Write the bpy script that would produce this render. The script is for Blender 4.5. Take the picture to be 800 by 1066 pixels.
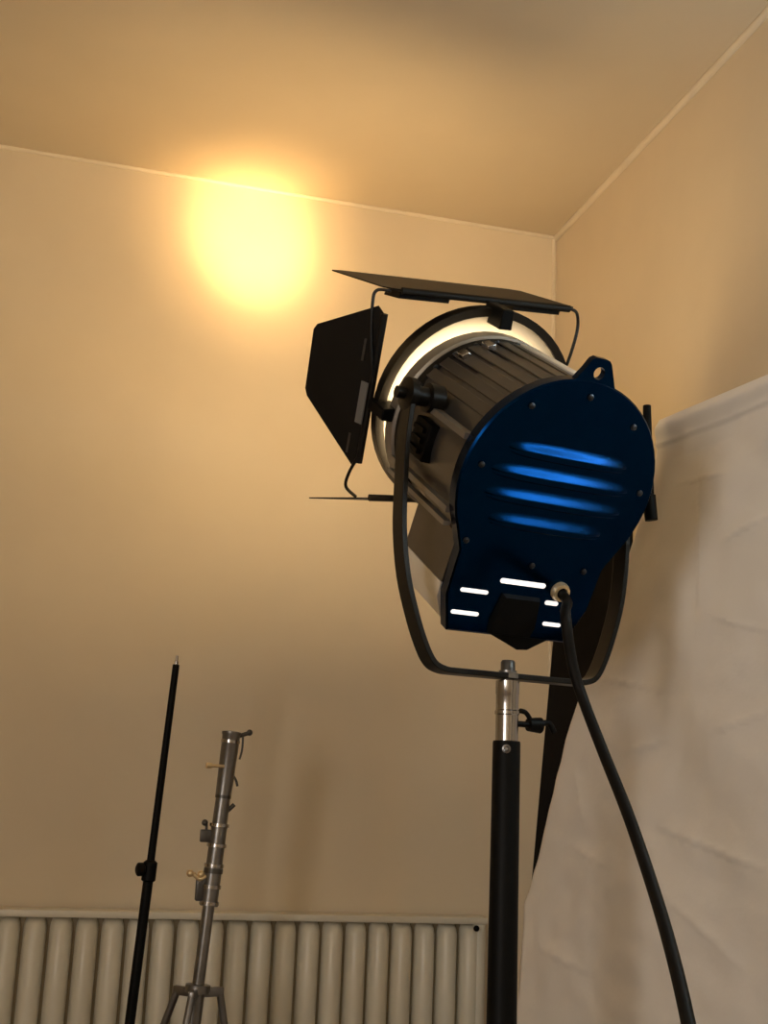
import bpy, bmesh, math, random
from mathutils import Vector as V, Matrix
random.seed(4)
sc = bpy.context.scene
C = sc.collection
for o in list(bpy.data.objects): bpy.data.objects.remove(o)

# ------------------------------------------------------------------ camera, world, exposure
cam = bpy.data.cameras.new('camera'); co = bpy.data.objects.new('camera', cam); C.objects.link(co)
CAM = V((0, 0, 1.3)); F = 1270.0
RX = V((0.96450156, -0.26084538, 0.04118764)); RD = V((0.09813979, 0.20925635, -0.97292362)); RF = V((0.24516385, 0.94242849, 0.22742739))
m = Matrix((RX, -RD, -RF)).transposed().to_4x4(); m.translation = CAM
co.matrix_world = m
cam.sensor_fit = 'VERTICAL'; cam.sensor_height = 36; cam.lens = F / 1066 * 36
cam.clip_start = .05
sc.camera = co
sc.view_settings.view_transform = 'Standard'; sc.view_settings.look = 'None'
sc.view_settings.gamma = 1; sc.view_settings.use_curve_mapping = False
sc.view_settings.exposure = 0.0
w = bpy.data.worlds.new('world'); sc.world = w; w.use_nodes = True
w.node_tree.nodes['Background'].inputs[0].default_value = (.55, .7, 1, 1)
w.node_tree.nodes['Background'].inputs[1].default_value = .4

WARM = (1.0, .62, .25)
BEAM_TIGHT, BEAM_HALO, BEAM_WIDE, LENS_E, ADDED_TUBE_E, FILL_W = 440, 160, 42, 40.0, 52, 84  # the last two drive the added strip lamp and window fill

def light(name, kind, loc, energy, color, aim=None, **kw):
    l = bpy.data.lights.new(name, kind); l.energy = energy; l.color = color
    for k, v in kw.items(): setattr(l, k, v)
    o = bpy.data.objects.new(name, l); C.objects.link(o); o.location = loc
    if aim is not None: o.rotation_euler = (V(aim) - V(loc)).to_track_quat('-Z', 'Y').to_euler()
    return o
# fill light at an unseen window, added behind and left of the camera
light('added_fill', 'AREA', (-2.28, -1.0, 1.75), FILL_W, (1.0, .93, .86), aim=(2, -1.0, 1.75), shape='RECTANGLE', size=1.3, size_y=1.4)

# ------------------------------------------------------------------ photograph geometry helpers (real distances)
def ray(u, v): return RX * ((u - 400) / F) + RD * ((v - 533) / F) + RF
def at(u, v, d): return CAM + ray(u, v) * d
def onY(u, v, Y):
    q = ray(u, v); return CAM + q * (Y / q.y)
def onplane(u, v, p, nrm):
    q = ray(u, v); return CAM + q * ((p - CAM).dot(nrm) / q.dot(nrm))

# ------------------------------------------------------------------ materials
def mat(name, color, rough=.5, metal=0, spec=.5, noise=None, bump=None, emit=None, coat=0):
    """noise=(scale, amount): mottling; bump=(scale, strength)."""
    mt = bpy.data.materials.new(name); mt.use_nodes = True
    nt = mt.node_tree; b = nt.nodes['Principled BSDF']
    b.inputs['Base Color'].default_value = (*color, 1); b.inputs['Roughness'].default_value = rough
    b.inputs['Metallic'].default_value = metal; b.inputs['Specular IOR Level'].default_value = spec
    b.inputs['Coat Weight'].default_value = coat
    if emit:
        b.inputs['Emission Color'].default_value = (*emit[0], 1); b.inputs['Emission Strength'].default_value = emit[1]
    tc = nt.nodes.new('ShaderNodeTexCoord')
    if noise:
        n = nt.nodes.new('ShaderNodeTexNoise'); n.inputs['Scale'].default_value = noise[0]; n.inputs['Detail'].default_value = 5
        nt.links.new(tc.outputs['Object'], n.inputs['Vector'])
        r = nt.nodes.new('ShaderNodeValToRGB')
        r.color_ramp.elements[0].position = .3; r.color_ramp.elements[1].position = .7
        k = noise[1]
        r.color_ramp.elements[0].color = (*[c * (1 - k) for c in color], 1)
        r.color_ramp.elements[1].color = (*[min(1, c * (1 + k)) for c in color], 1)
        nt.links.new(n.outputs['Fac'], r.inputs['Fac']); nt.links.new(r.outputs['Color'], b.inputs['Base Color'])
    if bump:
        n = nt.nodes.new('ShaderNodeTexNoise'); n.inputs['Scale'].default_value = bump[0]; n.inputs['Detail'].default_value = 6
        nt.links.new(tc.outputs['Object'], n.inputs['Vector'])
        bp = nt.nodes.new('ShaderNodeBump'); bp.inputs['Strength'].default_value = bump[1]; bp.inputs['Distance'].default_value = .02
        nt.links.new(n.outputs['Fac'], bp.inputs['Height']); nt.links.new(bp.outputs['Normal'], b.inputs['Normal'])
    return mt
M = dict(
    wall=mat('wall_paint', (.73, .625, .46), .75, noise=(1.3, .06), bump=(2.2, .35), spec=.25),
    ceil=mat('ceiling_paint', (.70, .60, .44), .75, noise=(1.1, .06), bump=(1.8, .35), spec=.25),
    trim=mat('trim_paint', (.80, .70, .53), .5, noise=(6, .05)),
    floor=mat('floor_boards', (.16, .10, .06), .45, noise=(4, .25)),
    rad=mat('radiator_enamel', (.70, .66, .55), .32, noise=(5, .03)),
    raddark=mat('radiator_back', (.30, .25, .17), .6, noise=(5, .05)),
    blue=mat('blue_metallic_paint', (.0009, .016, .064), .24, metal=1, noise=(30, .05)),
    alu=mat('brushed_aluminium', (.145, .135, .125), .36, metal=.85, noise=(9, .1)),
    alulight=mat('cast_aluminium', (.30, .28, .25), .42, metal=.75, noise=(9, .06)),
    strip=mat('highlight_metal', (.85, .82, .76), .4, metal=.5, noise=(9, .04)),  # pale colour stands in for highlights on the housing
    plate=mat('bare_metal_plate', (.15, .148, .142), .55, metal=.1, noise=(12, .04)),
    black=mat('black_paint', (.003, .003, .003), .5, spec=.10, noise=(20, .2)),
    blackmetal=mat('black_yoke_paint', (.004, .0032, .0024), .38, spec=.22, noise=(14, .2)),
    leaf=mat('barn_door_black', (.007, .0055, .004), .5, spec=.2, noise=(10, .2)),
    rubber=mat('cable_rubber', (.006, .005, .004), .55, spec=.12, noise=(25, .2)),
    chrome=mat('chrome', (.40, .39, .39), .2, metal=1, noise=(14, .1)),
    steel=mat('dull_steel', (.21, .205, .20), .33, metal=.9, noise=(18, .15)),
    steeldark=mat('dark_steel', (.08, .075, .07), .4, metal=.6, noise=(18, .15)),
    brass=mat('brass', (.80, .62, .36), .35, metal=.7, noise=(20, .08)),
    cloth=mat('white_cotton', (.84, .80, .75), .9, spec=.15, noise=(2.0, .04), bump=(3.2, .5)),
    blackcloth=mat('black_fabric', (.010, .009, .009), .85, spec=.1, noise=(16, .2)),
    lens=mat('lit_lens', (.8, .8, .8), .3, emit=((1.0, .70, .36), LENS_E)),
    put_in_glow=mat('slot_glow', (.8, .8, .8), .4, emit=((1.0, .92, .86), .95)),  # emission put in for the bright stripes, not a lamp
    tube=mat('added_tube_glow', (.8, .8, .8), .4, emit=((.70, .90, 1.0), ADDED_TUBE_E)),  # glow of the added strip lamp
    screw=mat('screw_steel', (.05, .055, .065), .35, metal=.9, noise=(30, .1)),
    glaze=mat('added_fixture_paint', (.75, .73, .7), .5, noise=(4, .03)),  # for the added window frame and strip lamp
)

# ------------------------------------------------------------------ mesh helpers
class MB:
    def __init__(s): s.b = bmesh.new()
    def _t(s, vs, T):
        if T is not None:
            for v in vs: v.co = T(v.co) if callable(T) else T @ v.co
    def box(s, lo, hi, T=None, bev=0):
        lo = V(lo); hi = V(hi)
        r = bmesh.ops.create_cube(s.b, size=1)
        vs = r['verts']
        for v in vs: v.co = V([(lo[i] + hi[i]) / 2 + v.co[i] * (hi[i] - lo[i]) for i in range(3)])
        if bev:
            es = list({e for v in vs for e in v.link_edges})
            n0 = set(s.b.verts) - set(vs)
            bmesh.ops.bevel(s.b, geom=es, offset=bev, segments=2, affect='EDGES', profile=.5)
            vs = [v for v in s.b.verts if v not in n0]
        s._t(vs, T); return s
    def rings(s, rs, close=True, cap=True):
        """skin a list of vertex loops"""
        L = [[s.b.verts.new(p) for p in r] for r in rs]; n = len(L[0])
        for a, b in zip(L, L[1:]):
            for i in range(n if close else n - 1):
                s.b.faces.new((a[i], a[(i + 1) % n], b[(i + 1) % n], b[i]))
        if cap and close:
            s.b.faces.new(L[0][::-1]); s.b.faces.new(L[-1])
        return s
    def cyl(s, p0, p1, r0, r1=None, n=24, cap=True):
        p0 = V(p0); p1 = V(p1); r1 = r0 if r1 is None else r1
        q = (p1 - p0).to_track_quat('Z', 'Y')
        f = lambda p, r: [p + q @ V((r * math.cos(t), r * math.sin(t), 0)) for t in [2 * math.pi * i / n for i in range(n)]]
        return s.rings([f(p0, r0), f(p1, r1)], cap=cap)
    def lathe(s, p0, d, prof, n=32, cap=True):
        """prof: list of (distance along d, radius)"""
        p0 = V(p0); d = V(d).normalized(); q = d.to_track_quat('Z', 'Y')
        f = lambda t0, r: [p0 + d * t0 + q @ V((r * math.cos(t), r * math.sin(t), 0)) for t in [2 * math.pi * i / n for i in range(n)]]
        return s.rings([f(*k) for k in prof], cap=cap)
    def tube(s, pts, r, n=10, smooth=6):
        pts = [V(p) for p in pts]
        if smooth:
            out = []; P = [pts[0]] + pts + [pts[-1]]
            for i in range(1, len(P) - 2):
                for k in range(smooth):
                    t = k / smooth; a, b, c, d = P[i - 1:i + 3]
                    out.append(.5 * (2 * b + (c - a) * t + (2 * a - 5 * b + 4 * c - d) * t * t + (3 * b - a - 3 * c + d) * t ** 3))
            out.append(pts[-1]); pts = out
        rs = []; up = None
        for i, p in enumerate(pts):
            d = (pts[min(i + 1, len(pts) - 1)] - pts[max(i - 1, 0)]).normalized()
            if up is None: up = d.orthogonal().normalized()
            up = (up - d * up.dot(d)).normalized(); sd = d.cross(up)
            rs.append([p + (up * math.cos(t) + sd * math.sin(t)) * r for t in [2 * math.pi * k / n for k in range(n)]])
        return s.rings(rs)
    def prism(s, poly, off):
        """poly: list of 3-D points; off: thickness vector"""
        off = V(off); return s.rings([[V(p) for p in poly], [V(p) + off for p in poly]])
    def sphere(s, c, r, sc_=(1, 1, 1), n=14):
        res = bmesh.ops.create_uvsphere(s.b, u_segments=n, v_segments=n // 2 + 1, radius=r)
        for v in res['verts']: v.co = V(c) + V([v.co[i] * sc_[i] for i in range(3)])
        return s
    def build(s, name, m, parent=None, base=(0, 0, 0), smooth=40, bevel=0):
        base = V(base)
        bmesh.ops.recalc_face_normals(s.b, faces=s.b.faces)
        for v in s.b.verts: v.co -= base
        me = bpy.data.meshes.new(name); s.b.to_mesh(me); s.b.free(); me.materials.append(m)
        o = bpy.data.objects.new(name, me); C.objects.link(o)
        if parent is not None: o.parent = parent
        else: o.location = base
        if smooth:
            for p in me.polygons: p.use_smooth = True
            me.set_sharp_from_angle(angle=math.radians(smooth))
        if bevel:
            bm_ = o.modifiers.new('bevel', 'BEVEL'); bm_.width = bevel; bm_.segments = 2; bm_.limit_method = 'ANGLE'
        return o
def tag(o, label, cat, group=None, kind=None):
    if label: o['label'] = label
    if cat: o['category'] = cat
    if group: o['group'] = group
    if kind: o['kind'] = kind
    return o
def thing(name, base, label, cat, group=None):
    o = bpy.data.objects.new(name, None); C.objects.link(o); o.location = base; o.empty_display_size = .1
    return tag(o, label, cat, group)
def struct(mb, name, m, label=None, **kw):
    o = mb.build(name, m, **kw); o['kind'] = 'structure'
    if label: o['label'] = label
    return o

# ------------------------------------------------------------------ room shell
D = 4.1; XR = 1.7185; H = 3.46; XL = -2.2; YB = -1.8; T = .12
struct(MB().box((XL - T, D, 0), (XR + T, D + T, H)), 'wall_back', M['wall'], smooth=0)
struct(MB().box((XR, YB - T, 0), (XR + T, D, H)), 'wall_right', M['wall'], smooth=0)
struct(MB().box((XL - T, YB - T, 0), (XR + T, YB, H)), 'wall_rear', M['wall'], smooth=0)
wl = MB()   # left wall, opened for the added fill light
y0, y1, z0, z1 = -1.65, -.35, 1.05, 2.45
wl.box((XL - T, YB, 0), (XL, y0, H)); wl.box((XL - T, y1, 0), (XL, D, H)); wl.box((XL - T, y0, 0), (XL, y1, z0)); wl.box((XL - T, y0, z1), (XL, y1, H))
struct(wl, 'wall_left', M['wall'], smooth=0)
wf = MB()
for a_, b_ in (((XL - .07, y0, z0), (XL - .02, y0 + .05, z1)), ((XL - .07, y1 - .05, z0), (XL - .02, y1, z1)), ((XL - .07, y0 + .05, z0), (XL - .02, y1 - .05, z0 + .05)),
               ((XL - .07, y0 + .05, z1 - .05), (XL - .02, y1 - .05, z1)), ((XL - .065, -1.02, z0 + .05), (XL - .025, -.98, z1 - .05))): wf.box(a_, b_)
struct(wf, 'added_window_1', M['glaze'], smooth=0)  # frame of the unseen window added for fill
struct(MB().box((XL - T, YB - T, -.1), (XR + T, D + T, 0)), 'floor', M['floor'], smooth=0)
struct(MB().box((XL - T, YB - T, H), (XR + T, D + T, H + .1)), 'ceiling', M['ceil'], smooth=0)
struct(MB().cyl((XL, D - .002, H - .004), (XR, D - .002, H - .004), .008, n=12), 'trim_1', M['trim'])
struct(MB().cyl((XR - .004, YB, H - .006), (XR - .004, D, H - .006), .013, n=12), 'trim_2', M['trim'])
struct(MB().cyl((XR - .012, D - .001, 0), (XR - .012, D - .001, H), .007, n=12), 'trim_3', M['trim'])

# ------------------------------------------------------------------ studio spotlight
O = V((0.91555869, 2.16238606, 1.90522114))
A = V((-0.17150482, 0.82094727, 0.54463904)); R = V((0.97886739, 0.20449605, 0)); U = V((0.11137653, -0.53312939, 0.83867057))
def L(x, y, z): return O + R * x + A * y + U * z
Mid = L(0, .21, .08)                                   # where the yoke is pivoted
nY = R.cross(V((0, 0, 1))).normalized()                # normal of the plane of the yoke
def Yk(s, z): return V((Mid.x, Mid.y, 0)) + R * s + V((0, 0, z))
base = Yk(-.026, 1.5355)
lamp = thing('studio_spotlight', base, 'large blue and silver studio spotlight tilted up on a stand, barn doors open, lit', 'studio light')
def P(mb, name, m, par=lamp, lab=None, **kw):
    o = mb.build(name, M[m], par, base, **kw)
    if lab: o['label'] = lab
    return o

def outline(rad, side, bot, cham, n=40):
    """round top that runs down into a chamfered box, in the plane across the barrel"""
    lim = math.asin(-.107 / .218) ; pts = []
    for i in range(n + 1):
        t = lim + (math.pi - 2 * lim) * i / n
        pts.append((rad * math.cos(t), rad * math.sin(t)))
    pts += [(-side - .002, -.155 * rad / .218), (-side, bot + .05 + cham), (-side + cham, bot)]
    pts += [(side - cham, bot), (side, bot + .05 + cham), (side + .002, -.155 * rad / .218)]
    return pts
# rear cap: blue plate with the box below, and the hanging lug
oc = outline(.222, .168, -.330, .026)
cap = MB()
def ring3(pts, y, k=1.0): return [L(x * k, y, z * k) for x, z in pts]
cap.rings([ring3(oc, .030), ring3(oc, .004), ring3(oc, 0, .985)])
P(cap, 'rear_cap', 'blue', lab='dark blue rear cap', smooth=30)
lug = MB()
lp = [(-.050, .208), (-.030, .242), (-.022, .261), (-.016, .267), (.016, .267), (.023, .261), (.034, .242), (.054, .206)]
hole = [(.003 + .0125 * math.cos(t), .238 + .0125 * math.sin(t)) for t in [2 * math.pi * i / 24 for i in range(24)]]
def lugring(pts, y): return [L(x, y, z) for x, z in pts]
# plate with a real hole: bridge outline and hole
outer = []
for i in range(24):
    t = 2 * math.pi * i / 24; d = V((math.cos(t), math.sin(t)))
    best = 9
    for j in range(len(lp)):
        a_ = V(lp[j]) - V((.003, .238)); b_ = V(lp[(j + 1) % len(lp)]) - V((.003, .238)); e = b_ - a_
        den = d.x * e.y - d.y * e.x
        if abs(den) < 1e-9: continue
        k = (a_.x * e.y - a_.y * e.x) / den; s_ = (a_.x * d.y - a_.y * d.x) / den
        if k > 0 and -1e-6 <= s_ <= 1 + 1e-6: best = min(best, k)
    outer.append((.003 + d.x * best, .238 + d.y * best))
lug.rings([lugring(hole, .018), lugring(outer, .018), lugring(outer, .002), lugring(hole, .002), lugring(hole, .018)], cap=False)
P(lug, 'hanging_lug', 'blue', smooth=30)
# four pressed louvres
prof = [(.019, 0), (.0145, .0020), (.0095, .0052), (.0045, .0090), (-.0005, .0126), (-.0035, .0146), (-.0055, .0140), (-.0070, .0035), (-.0085, .0030), (-.0115, .0042), (-.0145, .0046), (-.0170, .0025), (-.0185, 0)]
for uc, hl in ((.066, .138), (.018, .160), (-.030, .160), (-.081, .133)):
    lv = MB(); rs = []
    for i in range(33):
        x = -1 + 2 * i / 32; k = max(0.02, (1 - abs(x) ** 3.2)) ** .6
        rs.append([L(x * hl, .001 - h * k, uc + z * (.55 + .45 * k)) for z, h in prof])
    lv.rings(rs)
    P(lv, 'louvre', 'blue', lab='bright blue louvre', smooth=60)
# slots on the lower box, glow put in for the bright stripes
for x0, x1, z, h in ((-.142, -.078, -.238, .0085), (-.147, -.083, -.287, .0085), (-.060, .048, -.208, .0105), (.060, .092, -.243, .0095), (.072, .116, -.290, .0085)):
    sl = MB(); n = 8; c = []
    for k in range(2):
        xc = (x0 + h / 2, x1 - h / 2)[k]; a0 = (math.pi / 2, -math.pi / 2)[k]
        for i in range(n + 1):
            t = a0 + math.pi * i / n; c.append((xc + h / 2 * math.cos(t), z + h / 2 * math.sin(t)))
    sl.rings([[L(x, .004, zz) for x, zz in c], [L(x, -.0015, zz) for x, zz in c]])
    P(sl, 'glow_slot', 'put_in_glow', lab='bright slot with put-in glow')
# terminal block and bottom catch in the middle of the lower box
tb = MB(); tb.rings([[L(x, 0, z) for x, z in ((-.045, -.235), (.045, -.235), (.055, -.30), (.05, -.325), (-.05, -.325), (-.055, -.30))], [L(x * .9, -.012, -.28 + (z + .28) * .9) for x, z in ((-.045, -.235), (.045, -.235), (.055, -.30), (.05, -.325), (-.05, -.325), (-.055, -.30))]])
P(tb, 'terminal_cover', 'black')
cb = MB(); cb.rings([[L(x, y, z) for x, z in ((-.045, -.325), (.095, -.325), (.075, -.338), (.055, -.352), (.030, -.354), (-.005, -.340))] for y in (-.004, .03)])
P(cb, 'bottom_catch', 'black')
for x, z in ((0, .19), (-.12, .150), (.12, .150), (-.185, .02), (.19, .02), (0, -.168), (.125, -.165), (-.01, -.258), (.012, -.285), (.107, -.255), (-.03, -.30), (-.165, -.135)):
    P(MB().lathe(L(x, .001, z), -A, [(0, .0065), (.004, .0065), (.006, .003)], n=10), 'screw', 'screw')
# connector and cable
conn = L(.084, 0, -.214)
P(MB().lathe(conn + A * .002, -A, [(0, .020), (.010, .020), (.016, .018), (.016, .012), (.006, .012)], n=24), 'cable_gland', 'brass', lab='cream coloured cable gland ring')
pts = [conn - A * .002, conn - A * .035 - V((0, 0, .008))] + [at(*q) for q in ((589, 640, 2.330), (596, 690, 2.31), (607, 727, 2.29), (628, 782, 2.20), (655, 850, 2.06), (682, 930, 1.90), (702, 1000, 1.76), (719, 1075, 1.64), (734, 1160, 1.53), (746, 1250, 1.45))]
e = pts[-1]; pts += [V((e.x + .05, e.y - .10, e.z - .25)), V((e.x + .10, e.y - .19, e.z * .35)), V((e.x + .15, e.y - .28, .10)), V((e.x + .24, e.y - .40, .0115)), V((e.x + .5, e.y - .8, .0115))]
P(MB().tube(pts, .0105, n=12, smooth=8), 'power_cable', 'rubber')

# barrel and body behind the cap
ob = outline(.205, .158, -.312, .024)
P(MB().rings([ring3(ob, .030), ring3(ob, .205)]), 'rear_body', 'alu', smooth=30, lab='silver grey housing')
br = MB(); prof2 = []
n = 96; pr = []
for i in range(n):
    t = 2 * math.pi * i / n
    rr = .199 + (.0035 if (i // 2) % 2 == 0 and .15 < t < 3.0 else 0)       # long cooling ribs over the top
    pr.append((rr * math.cos(t), rr * math.sin(t)))
br.rings([[L(x, .200, z) for x, z in pr], [L(x, .350, z) for x, z in pr]])
P(br, 'barrel', 'alu', smooth=25)
tp = MB()   # top skin with ribs along the whole body
for i in range(13):
    t = math.radians(28 + i * 10)
    c0, s0 = math.cos(t), math.sin(t); tx, tz = -s0, c0
    r0, r1, hw = .203, .2075, .013
    tp.prism([L(r0 * c0 - tx * hw, .03, r0 * s0 - tz * hw), L(r1 * c0 - tx * hw, .03, r1 * s0 - tz * hw), L(r1 * c0 + tx * hw, .03, r1 * s0 + tz * hw), L(r0 * c0 + tx * hw, .03, r0 * s0 + tz * hw)], A * .31)
P(tp, 'cooling_ribs', 'alu', bevel=.002)
P(MB().rings([[L(x, y, z) for x, z in ((.012, .200), (.010, .212), (.050, .209), (.060, .198))] for y in (.032, .332)]), 'top_highlight', 'strip', bevel=.002, lab='painted highlight along the crown')  # highlight on the crown, put into a pale colour
for sgn in (-1, 1):
    rl = MB(); rl.box((sgn * .212 - .010, .03, .055), (sgn * .212 + .010, .345, .067), T=lambda c: L(*c)); rl.box((sgn * .204 - .008, .03, -.095), (sgn * .204 + .008, .330, -.083), T=lambda c: L(*c)); rl.box((sgn * .200 - .008, .03, -.122), (sgn * .200 + .008, .330, -.112), T=lambda c: L(*c))
    P(rl, 'side_rail', 'alulight')
    P(MB().rings([[L(sgn * x, y, z) for x, z in ((.150, -.135), (.170, -.135), (.170, -.240), (.15, -.240))] for y in (.031, .222)]), 'side_panel', 'alu')
    P(MB().rings([[L(sgn * x, y, z) for x, z in ((.150, -.2405), (.1715, -.2405), (.1695, -.272), (.147, -.316), (.125, -.316), (.13, -.26))] for y in (.031, .222)]), 'lower_edge_highlight', 'strip', lab='painted highlight on the lower edge')  # light reflected along the lower edge, painted as pale metal
lb = MB(); lb.box((-.222, .17, -.045), (-.196, .245, .035), T=lambda c: L(*c), bev=.004)
for k in range(3): lb.box((-.230, .185, -.032 + k * .022), (-.220, .232, -.022 + k * .022), T=lambda c: L(*c))
P(lb, 'side_latch', 'black')
# front flange with its clips
fl = MB(); nf = 56
def circ(r_, y, cx=0, cz=0): return [L(cx + r_ * math.cos(2 * math.pi * i / nf), y, cz + r_ * math.sin(2 * math.pi * i / nf)) for i in range(nf)]
fl.rings([circ(.199, .330), circ(.208, .334), circ(.208, .356), circ(.190, .356), circ(.190, .340)], cap=False)
P(fl, 'front_flange', 'blackmetal', smooth=35)
for t0 in range(60, 175, 14):
    t = math.radians(t0); bt = MB(); bt.lathe(L(.205 * math.cos(t), .339, .205 * math.sin(t)), -A, [(0, .006), (.006, .006), (.008, .003)], n=10)
    P(bt, 'flange_bolt', 'screw')
for t0 in (112, 128, 190):
    t = math.radians(t0); c0, s0 = math.cos(t), math.sin(t)
    k = MB(); k.rings([[L((.204 + h) * c0 - wd * s0, y, (.204 + h) * s0 + wd * c0) for h, wd in ((0, -.011), (.014, -.009), (.014, .009), (0, .011))] for y in (.285, .318)])
    P(k, 'door_clip', 'chrome', bevel=.002)
P(MB().rings([circ(.2085, .357), circ(.2145, .361), circ(.2145, .398), circ(.205, .402), circ(.203, .380), circ(.190, .376), circ(.190, .358)], cap=False), 'lens_holder', 'alulight', smooth=35, lab='pale lens holder ring')
# lens
P(MB().lathe(L(0, .362, 0), A, [(0, .189), (.012, .189), (.026, .150), (.036, .08), (.040, .01)], n=56), 'lens', 'lens', smooth=60)

# barn doors: frame turned 7 degrees
TH = math.radians(7); CX, CZ = .010, .020
def B(p, y, q):
    return L(CX + p * math.cos(TH) - q * math.sin(TH), y, CZ + p * math.sin(TH) + q * math.cos(TH))
def Bc(r_, y): return [B(r_ * math.cos(2 * math.pi * i / nf), y, r_ * math.sin(2 * math.pi * i / nf)) for i in range(nf)]
bd = MB(); bd.rings([Bc(.243, .420), Bc(.243, .450), Bc(.224, .450), Bc(.224, .420), Bc(.243, .420)], cap=False)
frame = P(bd, 'barn_door_frame', 'blackmetal', smooth=35, lab='black barn door ring')
def FP(mb, name, m, lab=None, **kw): return P(mb, name, m, par=frame, lab=lab, **kw)
FP(MB().rings([Bc(.2245, .428), Bc(.2245, .434), Bc(.172, .434), Bc(.172, .428), Bc(.2245, .428)], cap=False), 'ring_plate', 'plate', lab='bright metal ring plate lit by the lens', smooth=35)
# brackets that hold the frame on the flange, and hinge brackets
for t0 in (90, 180, 0, 270):
    hk = MB(); t = math.radians(t0); c0, s0 = math.cos(t), math.sin(t)
    hk.rings([[B((.208 + h) * c0 - wd * s0, y, (.208 + h) * s0 + wd * c0) for h, wd in ((0, -.016), (.044, -.013), (.044, .013), (0, .016))] for y in (.366, .455)])
    FP(hk, 'bracket', 'black', bevel=.003)
E = .247
def leaf(name_lab, hinge, outer, dout, inner):
    """hinge, outer: lists of frame points; a folded sheet with a stiff hinge roll"""
    h0, h1 = hinge; o0, o1 = outer
    nrm = (h1 - h0).cross(o0 - h0).normalized()
    if nrm.dot(inner) < 0: nrm = -nrm
    m0 = h0.lerp(o0, .10); m1 = h1.lerp(o1, .10)
    c0 = h0.lerp(h1, .06); c1 = h1.lerp(h0, .06)
    f = MB(); f.prism([c0, c1, m1, o1.lerp(m1, .05), o1.lerp(o0, .06), o0.lerp(o1, .06), o0.lerp(m0, .05), m0], nrm * -.003)
    f.cyl(c0, c1, .008, n=12)
    lf = FP(f, 'barn_door_leaf', 'leaf', lab=name_lab, smooth=30)
    return lf
# left leaf
lh0, lh1 = B(-E, .46, .222), B(-E, .46, -.165)
dl = (-.62 * (B(1, 0, 0) - B(0, 0, 0)) + .78 * A).normalized()
nl = dl.cross((lh0 - lh1).normalized())
lo0, lo1 = onplane(328, 338, lh0, nl), onplane(318, 408, lh0, nl)
leaf('black tapered left leaf', (lh0, lh1), (lo0, lo1), dl, R)
# top leaf
th0, th1 = B(-.245, .46, E + .005), B(.232, .46, E + .005)
leaf('broad top leaf seen almost edge on', (th0, th1), (B(-.262, .80, .222), B(.25, .80, .222)), A, -U)
for p in (-.16, .12):
    st = MB(); st.prism([B(p - .06, .462, E - .012), B(p + .06, .462, E - .012), B(p + .06, .545, E - .022), B(p - .06, .545, E - .022)], U * .014)
    FP(st, 'hinge_plate', 'black')
# bottom leaf
leaf('bottom leaf seen almost edge on', (B(-.235, .46, -.225), B(.235, .46, -.225)), (B(-.25, .74, -.335), B(.25, .74, -.335)), A, U)
# right leaf
leaf('tapered right leaf behind the housing', (B(E, .46, .11), B(E, .46, -.175)), (B(E + .10, .58, .07), B(E + .10, .58, -.08)), A, -R)
# hinge plate and link rods
FP(MB().prism([B(-E - .012, .452, .045), B(-E - .012, .452, -.050), B(-E - .02, .470, -.050), B(-E - .02, .470, .045)], R * -.003), 'hinge_plate', 'plate', lab='pale hinge plate')
for q0, q1 in (((.19, .13), None), ((-.10, -.055), None)):
    FP(MB().prism([lh0.lerp(lh1, .35 if q0[0] > 0 else .78) + dl * .030 - nl * .0045 * (1 if nl.dot(R) > 0 else -1), lh0.lerp(lh1, .22 if q0[0] > 0 else .90) + dl * .030 - nl * .0045 * (1 if nl.dot(R) > 0 else -1),
                   lh0.lerp(lh1, .22 if q0[0] > 0 else .90) + dl * .034 - nl * .0045 * (1 if nl.dot(R) > 0 else -1), lh0.lerp(lh1, .35 if q0[0] > 0 else .78) + dl * .034 - nl * .0045 * (1 if nl.dot(R) > 0 else -1)], dl * .002), 'rivet_strip', 'steel')
for pp in ([B(-.235, .475, E), B(-.262, .49, .242), B(-.268, .485, .21), B(-.262, .465, .12), B(-.25, .45, .05)],
           [B(.225, .49, E), B(.245, .49, E - .01), B(.243, .47, .20), B(.228, .455, .13), B(.21, .44, .12)],
           [B(-.252, .46, -.13), B(-.262, .47, -.17), B(-.262, .475, -.205), B(-.235, .47, -.228)]):
    FP(MB().tube(pp, .0038, n=8), 'link_rod', 'blackmetal')

# yoke
yl = [(-.268, 2.085), (-.279, 1.99), (-.281, 1.90), (-.280, 1.81), (-.268, 1.72), (-.246, 1.645), (-.224, 1.590), (-.203, 1.556), (-.178, 1.5445), (-.150, 1.543), (-.08, 1.543)]
cx = -.013
full = yl + [(2 * cx - s, z) for s, z in yl[::-1]]
# resample as an offset strip
fp_ = [V(p) for p in full]; ext = [fp_[0]] + fp_ + [fp_[-1]]; full = []
for i in range(1, len(ext) - 2):
    a_, b_, c_, d_ = ext[i - 1:i + 3]
    for k in range(4):
        t = k / 4; full.append(tuple(.5 * (2 * b_ + (c_ - a_) * t + (2 * a_ - 5 * b_ + 4 * c_ - d_) * t * t + (3 * b_ - a_ - 3 * c_ + d_) * t ** 3)))
full.append(tuple(fp_[-1]))
rs = []
for i, (s, z) in enumerate(full):
    a_ = full[max(i - 1, 0)]; b_ = full[min(i + 1, len(full) - 1)]
    d = V((b_[0] - a_[0], b_[1] - a_[1])).normalized(); nn = V((-d.y, d.x))
    h = .0055; wv = .021
    rs.append([Yk(s + nn.x * h, z + nn.y * h) + nY * wv, Yk(s + nn.x * h, z + nn.y * h) - nY * wv, Yk(s - nn.x * h, z - nn.y * h) - nY * wv, Yk(s - nn.x * h, z - nn.y * h) + nY * wv])
P(MB().rings(rs), 'yoke', 'blackmetal', smooth=50, bevel=.0015, lab='black U shaped yoke')
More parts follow.
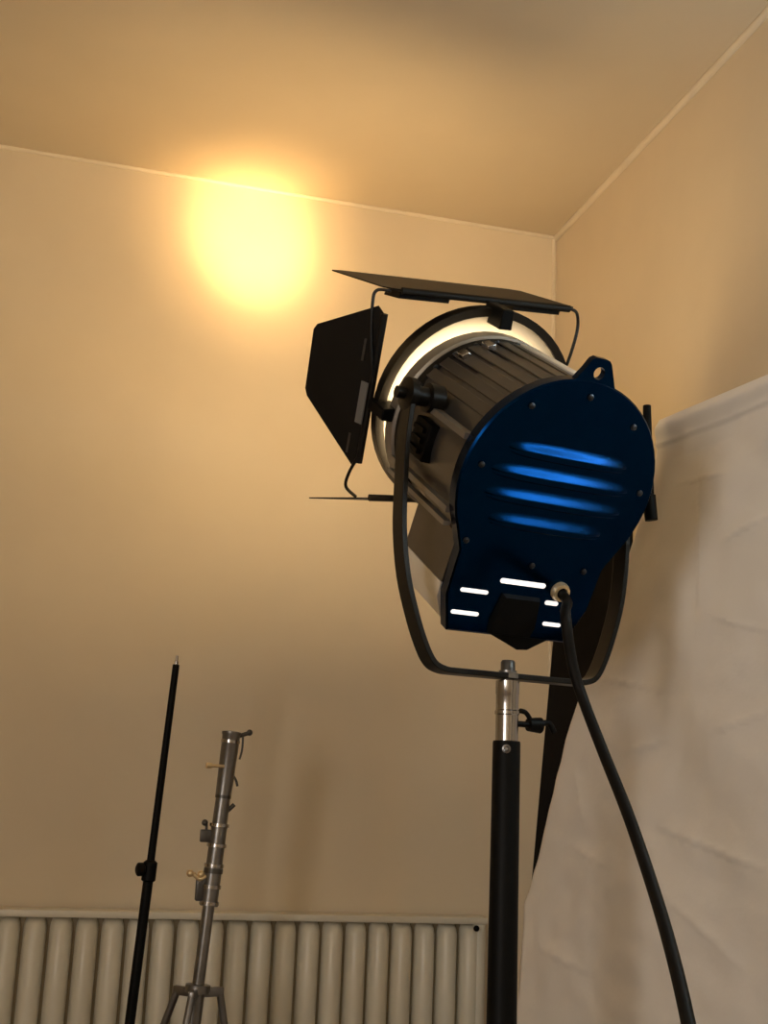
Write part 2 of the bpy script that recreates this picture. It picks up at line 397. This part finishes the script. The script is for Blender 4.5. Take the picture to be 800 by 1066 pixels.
for s in (-1, 1):
    x = s * .268
    P(MB().lathe(L(x - s * .068, .21, .08), R * s, [(0, .030), (.030, .030), (.032, .020), (.062, .020), (.064, .034), (.078, .034), (.082, .012), (.10, .012)], n=24), 'pivot_boss', 'blackmetal')
tk = MB(); c = L(.342, .21, .050); tk.cyl(L(.325, .21, .08), c, .011); tk.cyl(c + V((0, 0, .118)) - R * .002, c - V((0, 0, .10)), .009, .013, n=16); tk.cyl(c - V((0, 0, .09)), c - V((0, 0, .145)) + R * .008, .016, .014, n=16)
P(tk, 'tilt_handle', 'black')
P(MB().lathe(Yk(-.026, 1.5385), V((0, 0, 1)), [(0, .024), (.010, .024), (.012, .018), (.016, .018)], n=24), 'spigot_socket', 'steel')

# the lamp's own light: it leaves through the lens
aim = onY(263, 246, D)
fp = L(0, .415, 0)
light('beam_core', 'SPOT', fp, BEAM_TIGHT, WARM, aim=aim, spot_size=math.radians(16.8), spot_blend=1.0, shadow_soft_size=.05)
light('beam_halo', 'SPOT', fp, BEAM_HALO, WARM, aim=aim, spot_size=math.radians(27), spot_blend=1.0, shadow_soft_size=.09)
light('beam_spread', 'SPOT', fp, BEAM_WIDE, WARM, aim=aim, spot_size=math.radians(88), spot_blend=1.0, shadow_soft_size=.17)

# ------------------------------------------------------------------ stand under the spotlight
sb = V((base.x, base.y, 0))
stand = thing('light_stand', sb, 'thick black light stand with chrome head carrying the spotlight', 'light stand')
def SP(mb, name, m, lab=None, **kw):
    o = mb.build(name, M[m], stand, sb, **kw)
    if lab: o['label'] = lab
    return o
Z = V((0, 0, 1))
SP(MB().lathe(sb + Z * .12, Z, [(0, .030), (1.293, .0272), (1.297, .0262)], n=32), 'column', 'black')
SP(MB().lathe(sb + Z * 1.417, Z, [(0, .0225), (.050, .0225), (.052, .0245), (.058, .0245), (.060, .0225), (.090, .0225), (.092, .0235), (.117, .0235)], n=32), 'chrome_head', 'chrome', lab='chrome head')
SP(MB().lathe(sb + Z * 1.535, Z, [(0, .0145), (.036, .0145), (.040, .012)], n=24), 'spigot', 'steeldark')
kn = MB(); k0 = sb + Z * 1.452; rr_ = R
kn.cyl(k0 + rr_ * .02, k0 + rr_ * .055, .006); kn.cyl(k0 + rr_ * .050, k0 + rr_ * .078, .013, .016); kn.tube([k0 + rr_ * .06 + Z * .002, k0 + rr_ * .045 + Z * .022, k0 + rr_ * .03 + Z * .026], .005)
kn.tube([k0 + rr_ * .07, k0 + rr_ * .098 + Z * .006, k0 + rr_ * .112 - Z * .012], .006)
SP(kn, 'locking_knob', 'black')
dfc = (CAM - sb); dfc.z = 0; dfc.normalize()
SP(MB().lathe(sb + Z * 1.401 + dfc * .026, dfc, [(0, .0085), (.004, .0085), (.005, .005), (.003, .003)], n=16), 'set_screw', 'steel')
for k in range(3):
    t = math.radians(100 + 120 * k); d = V((math.cos(t), math.sin(t), 0))
    lg = SP(MB().tube([sb + d * .025 + Z * .55, sb + d * .52 + Z * .018], .014, smooth=0), 'leg', 'black')
    SP(MB().tube([sb + d * .025 + Z * .22, sb + d * .29 + Z * .26], .009, smooth=0), 'brace', 'black')
SP(MB().lathe(sb + Z * .50, Z, [(0, .032), (.002, .042), (.08, .042), (.082, .032)]), 'leg_collar', 'black')
SP(MB().lathe(sb + Z * .18, Z, [(0, .032), (.002, .040), (.06, .040), (.062, .032)]), 'brace_collar', 'black')

# ------------------------------------------------------------------ thin black pole
YP = 3.45
a_ = onY(184, 688, YP); b_ = onY(135, 1066, YP); dd = (a_ - b_).normalized(); foot = b_ - dd * (b_.z / dd.z)
pole = thing('thin_light_stand', foot, 'thin black telescopic pole with round clamp knob, standing left of the silver stand', 'light stand')
def on(v, x0=184, y0_=688, x1=135, y1_=1066): return onY(x0 + (x1 - x0) * (v - y0_) / (y1_ - y0_), v, YP)
def PP(mb, name, m, **kw): return mb.build(name, M[m], pole, foot, **kw)
PP(MB().cyl(on(905), on(692), .0105, .0095, n=16), 'upper_tube', 'black')
PP(MB().cyl(foot + dd * .1, on(905), .0135, n=16), 'lower_tube', 'black')
PP(MB().lathe(on(693), dd, [(0, .006), (.012, .006), (.013, .004), (.028, .0035)], n=12), 'tip', 'chrome')
kb = MB(); kb.lathe(on(918), dd, [(0, .014), (.004, .019), (.05, .019), (.056, .012)], n=20)
kb.cyl(on(905), on(905) + V((-.022, -.01, 0)), .008); kb.lathe(on(905) + V((-.016, -.008, 0)), V((-1, -.4, 0)), [(0, .012), (.004, .018), (.016, .018), (.02, .012)], n=14)
PP(kb, 'clamp_knob', 'black')
for k in range(3):
    t = math.radians(40 + 120 * k); d = V((math.cos(t), math.sin(t), 0))
    PP(MB().tube([foot + dd * .42 + d * .012, V((foot.x, foot.y, 0)) + d * .36 + Z * .010], .008, smooth=0), 'leg', 'black')
PP(MB().lathe(foot + dd * .38, dd, [(0, .015), (.002, .022), (.06, .022), (.062, .015)], n=18), 'leg_collar', 'black')

# ------------------------------------------------------------------ silver stand with joined clamps
YS = 3.50
a_ = onY(241, 765, YS); b_ = onY(201, 1066, YS); dS = (a_ - b_).normalized(); foot2 = b_ - dS * (b_.z / dS.z)
sil = thing('silver_light_stand', foot2, 'silver steel stand with stacked collars and brass T-knobs in front of the radiator', 'light stand')
def os_(v): return onY(241 + (201 - 241) * (v - 765) / 301, v, YS)
def QS(mb, name, m, lab=None, **kw):
    o = mb.build(name, M[m], sil, foot2, **kw)
    if lab: o['label'] = lab
    return o
def seg(v0, v1, r0, r1=None): return MB().cyl(os_(v1), os_(v0), r1 or r0, r0, n=24)
QS(MB().lathe(os_(828), dS, [(0, .0225), (.166, .0255), (.170, .0275), (.176, .0275), (.178, .02)], n=28), 'top_socket', 'steel')
QS(seg(826, 831, .0225), 'dark_band', 'steeldark')
QS(seg(831, 862, .0205, .0215), 'upper_tube', 'steel')
cm = MB()
for v0, v1, r_ in ((858, 862, .0235), (862, 878, .0225), (878, 882, .0255), (882, 900, .0225), (899, 904, .0255)): cm.cyl(os_(v1), os_(v0), r_, n=24)
QS(cm, 'upper_collar', 'steel')
QS(seg(904, 909, .0265), 'dark_band', 'steeldark')
cm = MB()
for v0, v1, r_ in ((909, 921, .0235), (921, 925, .0265), (925, 938, .0235), (938, 943, .0255)): cm.cyl(os_(v1), os_(v0), r_, n=24)
QS(cm, 'lower_collar', 'steel')
QS(MB().cyl(os_(1130), os_(940), .0165, n=24), 'main_tube', 'steel')
QS(MB().cyl(foot2 + dS * .05, os_(1030), .021, n=24), 'outer_tube', 'steel')
for v in (772, 859, 880, 901, 923, 940):
    QS(MB().cyl(os_(v + 1.6), os_(v - 1.6), .0275 if v != 772 else .0268, n=24), 'ring_band', 'chrome', 'bright ring band')
X = V((1, 0, 0))
def off(v, dx, dz=0, dy=0): return os_(v) + V((dx, dy, dz))
t_ = MB(); t_.cyl(off(798, -.012, 0, -.02), off(798, -.052, 0, -.026), .0045); t_.cyl(off(798, -.048, 0, -.026), off(798, -.062, 0, -.028), .008)
QS(t_, 'brass_knob', 'brass', 'brass knob')
t_ = MB(); t_.tube([off(912, -.02, 0, -.01), off(912, -.038, -.008, -.012), off(911, -.055, .004, -.014)], .0055); t_.sphere(off(911, -.064, .004, -.014), .010); t_.sphere(off(911, -.034, .002, -.012), .010)
QS(t_, 'brass_knob', 'brass', 'brass knob with a ball end')
t_ = MB(); t_.cyl(off(768, .018, .004), off(768, .050, .016), .006); t_.sphere(off(768, .052, .017), .009); t_.tube([off(768, .034, .004), off(780, .036, 0), off(790, .032, 0)], .003)
QS(t_, 'hook', 'steeldark')
t_ = MB(); t_.tube([off(806, .018), off(812, .030), off(818, .036)], .0035); QS(t_, 'safety_pin', 'steeldark')
t_ = MB(); t_.tube([off(850, .0), off(842, .022), off(837, .034)], .006); QS(t_, 'lever', 'steeldark')
t_ = MB(); t_.box(off(877, -.048, 0, -.01), off(864, -.018, 0, .01), bev=.003); t_.tube([off(866, -.034), off(859, -.036), off(857, -.040)], .004); t_.sphere(off(857, -.041), .009)
QS(t_, 'clamp_lever', 'steeldark')
t_ = MB(); t_.box(off(938, -.040, 0, -.012), off(911, -.018, 0, .012), bev=.004); QS(t_, 'clamp_block', 'steeldark')
t_ = MB(); t_.lathe(os_(1034), dS, [(0, .024), (.002, .034), (.022, .034), (.024, .022)], n=24)
for k, t0 in enumerate((15, 140, 250)):
    d = V((math.cos(math.radians(t0)), math.sin(math.radians(t0)), 0))
    t_.box((-.012, -.008, -.02), (.075, .008, .004), T=Matrix.Translation(os_(1030)) @ d.to_track_quat('X', 'Z').to_matrix().to_4x4(), bev=.003)
QS(t_, 'leg_collar', 'steel')
for t0 in (15, 140, 250):
    d = V((math.cos(math.radians(t0)), math.sin(math.radians(t0)), 0)); s0 = os_(1030) + d * .066 - Z * .012
    e0 = V((foot2.x, foot2.y, 0)) + d * .27 + Z * .012
    QS(MB().tube([s0, s0.lerp(e0, .5) + d * .01, e0], .0105), 'leg', 'steel')

# ------------------------------------------------------------------ radiator
yF = 3.985
xa = onY(-60, 950, yF).x; xb = onY(509, 958, yF).x; zt = onY(250, 951, yF).z
rb = V(((xa + xb) / 2, yF, 0))
rad = thing('radiator', rb, 'long cream ribbed radiator along the foot of the back wall', 'radiator')
def RP(mb, name, m, **kw): return mb.build(name, M[m], rad, rb, **kw)
RP(MB().box((xa, yF + .005, zt - .022), (xb, yF + .095, zt), bev=.004), 'top_rail', 'rad')
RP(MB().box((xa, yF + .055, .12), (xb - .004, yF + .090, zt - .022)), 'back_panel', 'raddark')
px = onY(60, 1000, yF).x; px2 = onY(87.5, 1000, yF).x; sp = (px2 - px)
x = xb - .052; nfin = 0; wdt = sp * .88; last = True
while x > xa + .01:
    f = MB(); ww = wdt; rs = []
    pf = [(-.5, 1), (-.47, .62), (-.38, .28), (-.2, .06), (0, 0), (.2, .06), (.38, .28), (.47, .62), (.5, 1)]
    for z, k in ((.12, .7), (.14, 1), (zt - .058, 1), (zt - .040, .85), (zt - .024, .45)):
        rs.append([V((x + p * ww * (.6 + .4 * k), yF + .055 - (1 - q) * .05 * k, z)) for p, q in pf])
    f.rings(rs); RP(f, 'fin', 'rad', smooth=50)
    x -= sp; nfin += 1
RP(MB().cyl((xb - .022, yF + .03, .10), (xb - .022, yF + .03, zt - .022), .022), 'end_column', 'rad')
RP(MB().sphere((xb - .03 - .012, yF + .0, zt - .034), .010), 'bleed_valve', 'black')
for x in (xa + .3, xb - .3): RP(MB().box((x - .02, yF + .06, 0), (x + .02, yF + .085, .12)), 'foot', 'rad')

# ------------------------------------------------------------------ white sheet on its bar, black panel behind
P0 = at(690, 438, 3.0); ds = V((math.sin(math.radians(-9.2)), math.cos(math.radians(-9.2)), 0)); ns = V((ds.y, -ds.x, 0))   # ns points to the right wall
def sz(u, v, o=0):
    X_ = onplane(u, v, P0 + ns * o, ns); return ((X_ - P0).dot(ds), X_.z)
edge = [sz(690, 438), sz(644, 600), sz(610, 715), sz(575, 835), sz(543, 940), sz(538, 1066)]
edge.append((edge[-1][0], .01))
def left_s(z):
    for (s0, za), (s1, zb) in zip(edge, edge[1:]):
        if zb <= z <= za: return s0 + (s1 - s0) * (za - z) / (za - zb)
    return edge[0][0] if z > edge[0][1] else edge[-1][0]
ztop = P0.z; near = -.50
NS, NZ = 110, 300
sh = MB(); g = []
creases = [(sz(*p), sz(*q), a_) for p, q, a_ in (((680, 860), (800, 908), .006), ((702, 505), (760, 492), .004), ((620, 705), (700, 722), .004), ((750, 565), (805, 535), .005), ((590, 880), (640, 905), .004),
            ((556, 985), (610, 1015), .005), ((650, 785), (700, 772), .004), ((730, 640), (805, 660), .004), ((740, 765), (805, 742), .005), ((725, 470), (728, 640), .003), ((690, 930), (770, 1010), .004), ((600, 800), (612, 870), .003))]
def crease(s_, z_):
    w_ = 0
    for p, q, a_ in creases:
        p = V(p); q = V(q); d_ = q - p; L_ = d_.length; t = (V((s_, z_)) - p).dot(d_) / L_ / L_; n_ = abs((s_ - p.x) * d_.y - (z_ - p.y) * d_.x) / L_
        e_ = max(0, 1 - (2 * abs(t - .5)) ** 2 * .8) if abs(t - .5) < .56 else 0
        w_ += 1.5 * a_ * e_ * (1 if ((s_ - p.x) * d_.y - (z_ - p.y) * d_.x) > 0 else .35) * math.exp(-n_ / .018)
    return w_
from mathutils import noise as NO
for j in range(NZ + 1):
    z = ztop - (ztop - .012) * (j / NZ) ** 1.35; row = []
    for i in range(NS + 1):
        l_ = left_s(z); s = l_ + (near - l_) * i / NS
        d = (ztop - z)
        wob = .026 * NO.noise(V((s * 2.2, z * 1.6, 3))) + .008 * NO.noise(V((s * 6 + z * 3, z * 7 - s * 2, 7))) + .004 * NO.noise(V((s * 14 + 8, z * 16, 1)))
        wob += crease(s, z)
        k = min(1, d / .10)
        hem = .012 * math.exp(-((d - .022) / .018) ** 2) + (.007 if d < .058 else .007 * max(0, 1 - (d - .058) / .006))
        row.append(sh.b.verts.new(P0 + ds * s + V((0, 0, z - P0.z)) - ns * (wob * k + hem)))
    g.append(row)
for j in range(NZ):
    for i in range(NS): sh.b.faces.new((g[j][i], g[j][i + 1], g[j + 1][i + 1], g[j + 1][i]))
sheet = sh.build('white_sheet', M['cloth'], base=P0 - Z * P0.z, smooth=80)
md = sheet.modifiers.new('cloth', 'SOLIDIFY'); md.thickness = .003; md.offset = 1
tag(sheet, 'creased off-white cloth sheet hanging at the right in front of the wall', 'sheet')

pb = P0 + ns * .055 - Z * P0.z
l1 = sz(577, 670, .04); l2 = sz(554, 930, .04)
sl = (l1[0] - l2[0]) / (l1[1] - l2[1])
ztp = sz(600, 560, .04)[1]
def lp_(z): return l1[0] + sl * (z - l1[1])
bp = MB()
Lf, zz = lp_, lambda z: V((0, 0, z))
poly = [P0 - Z * P0.z + ds * s + ns * .035 + zz(z) for s, z in ((lp_(.0), 0), (lp_(ztp), ztp), (lp_(ztp) - .30, ztp), (lp_(ztp) - .30, 0))]
pan = thing('black_panel', P0 - Z * P0.z + ds * (lp_(0) - .15) + ns * .035, 'tall black fabric panel leaning behind the slanted edge of the sheet', 'backdrop panel')
pb0 = pan.location.copy()
bp.prism([p - ns * 0 + ns * .004 for p in poly], ns * .020)
bp.build('fabric', M['blackcloth'], pan, pb0, smooth=0)
fr = MB()
for p, q in zip(poly, poly[1:] + poly[:1]): fr.cyl(V(p) + ns * .014, V(q) + ns * .014, .011, n=10)
fr.build('frame', M['black'], pan, pb0)

# bar and upright that carry the sheet (the upright stands outside the photograph)
bs = P0 - Z * P0.z + ds * (near - .06)
bst = thing('backdrop_stand', bs, 'black upright and crossbar that carry the white sheet', 'backdrop stand')
MB().cyl(P0 + ds * .0 - Z * .02 + ns * .018, P0 + ds * (near - .06) - Z * .02 + ns * .018, .010, n=14).build('crossbar', M['alulight'], bst, bs)
MB().cyl(bs + Z * .02 + ns * .018, bs + Z * 2.26 + ns * .018, .013, n=14).build('upright', M['black'], bst, bs)
for k in range(3):
    t = math.radians(200 + 45 * k); d = V((math.cos(t), math.sin(t), 0))
    MB().tube([bs + ns * .018 + Z * .30, bs + ns * .018 + d * .30 + Z * .012], .009, smooth=0).build('leg', M['black'], bst, bs)

# ------------------------------------------------------------------ unseen strip lamp, added for the blue streaks on the louvres
tb = V((XR, 1.45, 2.27))
strip = thing('added_strip_lamp', tb, 'unseen strip lamp added on the right wall for the louvre streaks', 'added light')
MB().box((XR - .045, .80, 2.24), (XR, 2.02, 2.30), bev=.004).build('housing', M['glaze'], strip, tb)
MB().cyl((XR - .068, .85, 2.27), (XR - .068, 1.97, 2.27), .016, n=16).build('tube', M['tube'], strip, tb)
for y in (.83, 1.99): MB().box((XR - .088, y - .015, 2.245), (XR - .04, y + .015, 2.295)).build('tube_holder', M['glaze'], strip, tb)
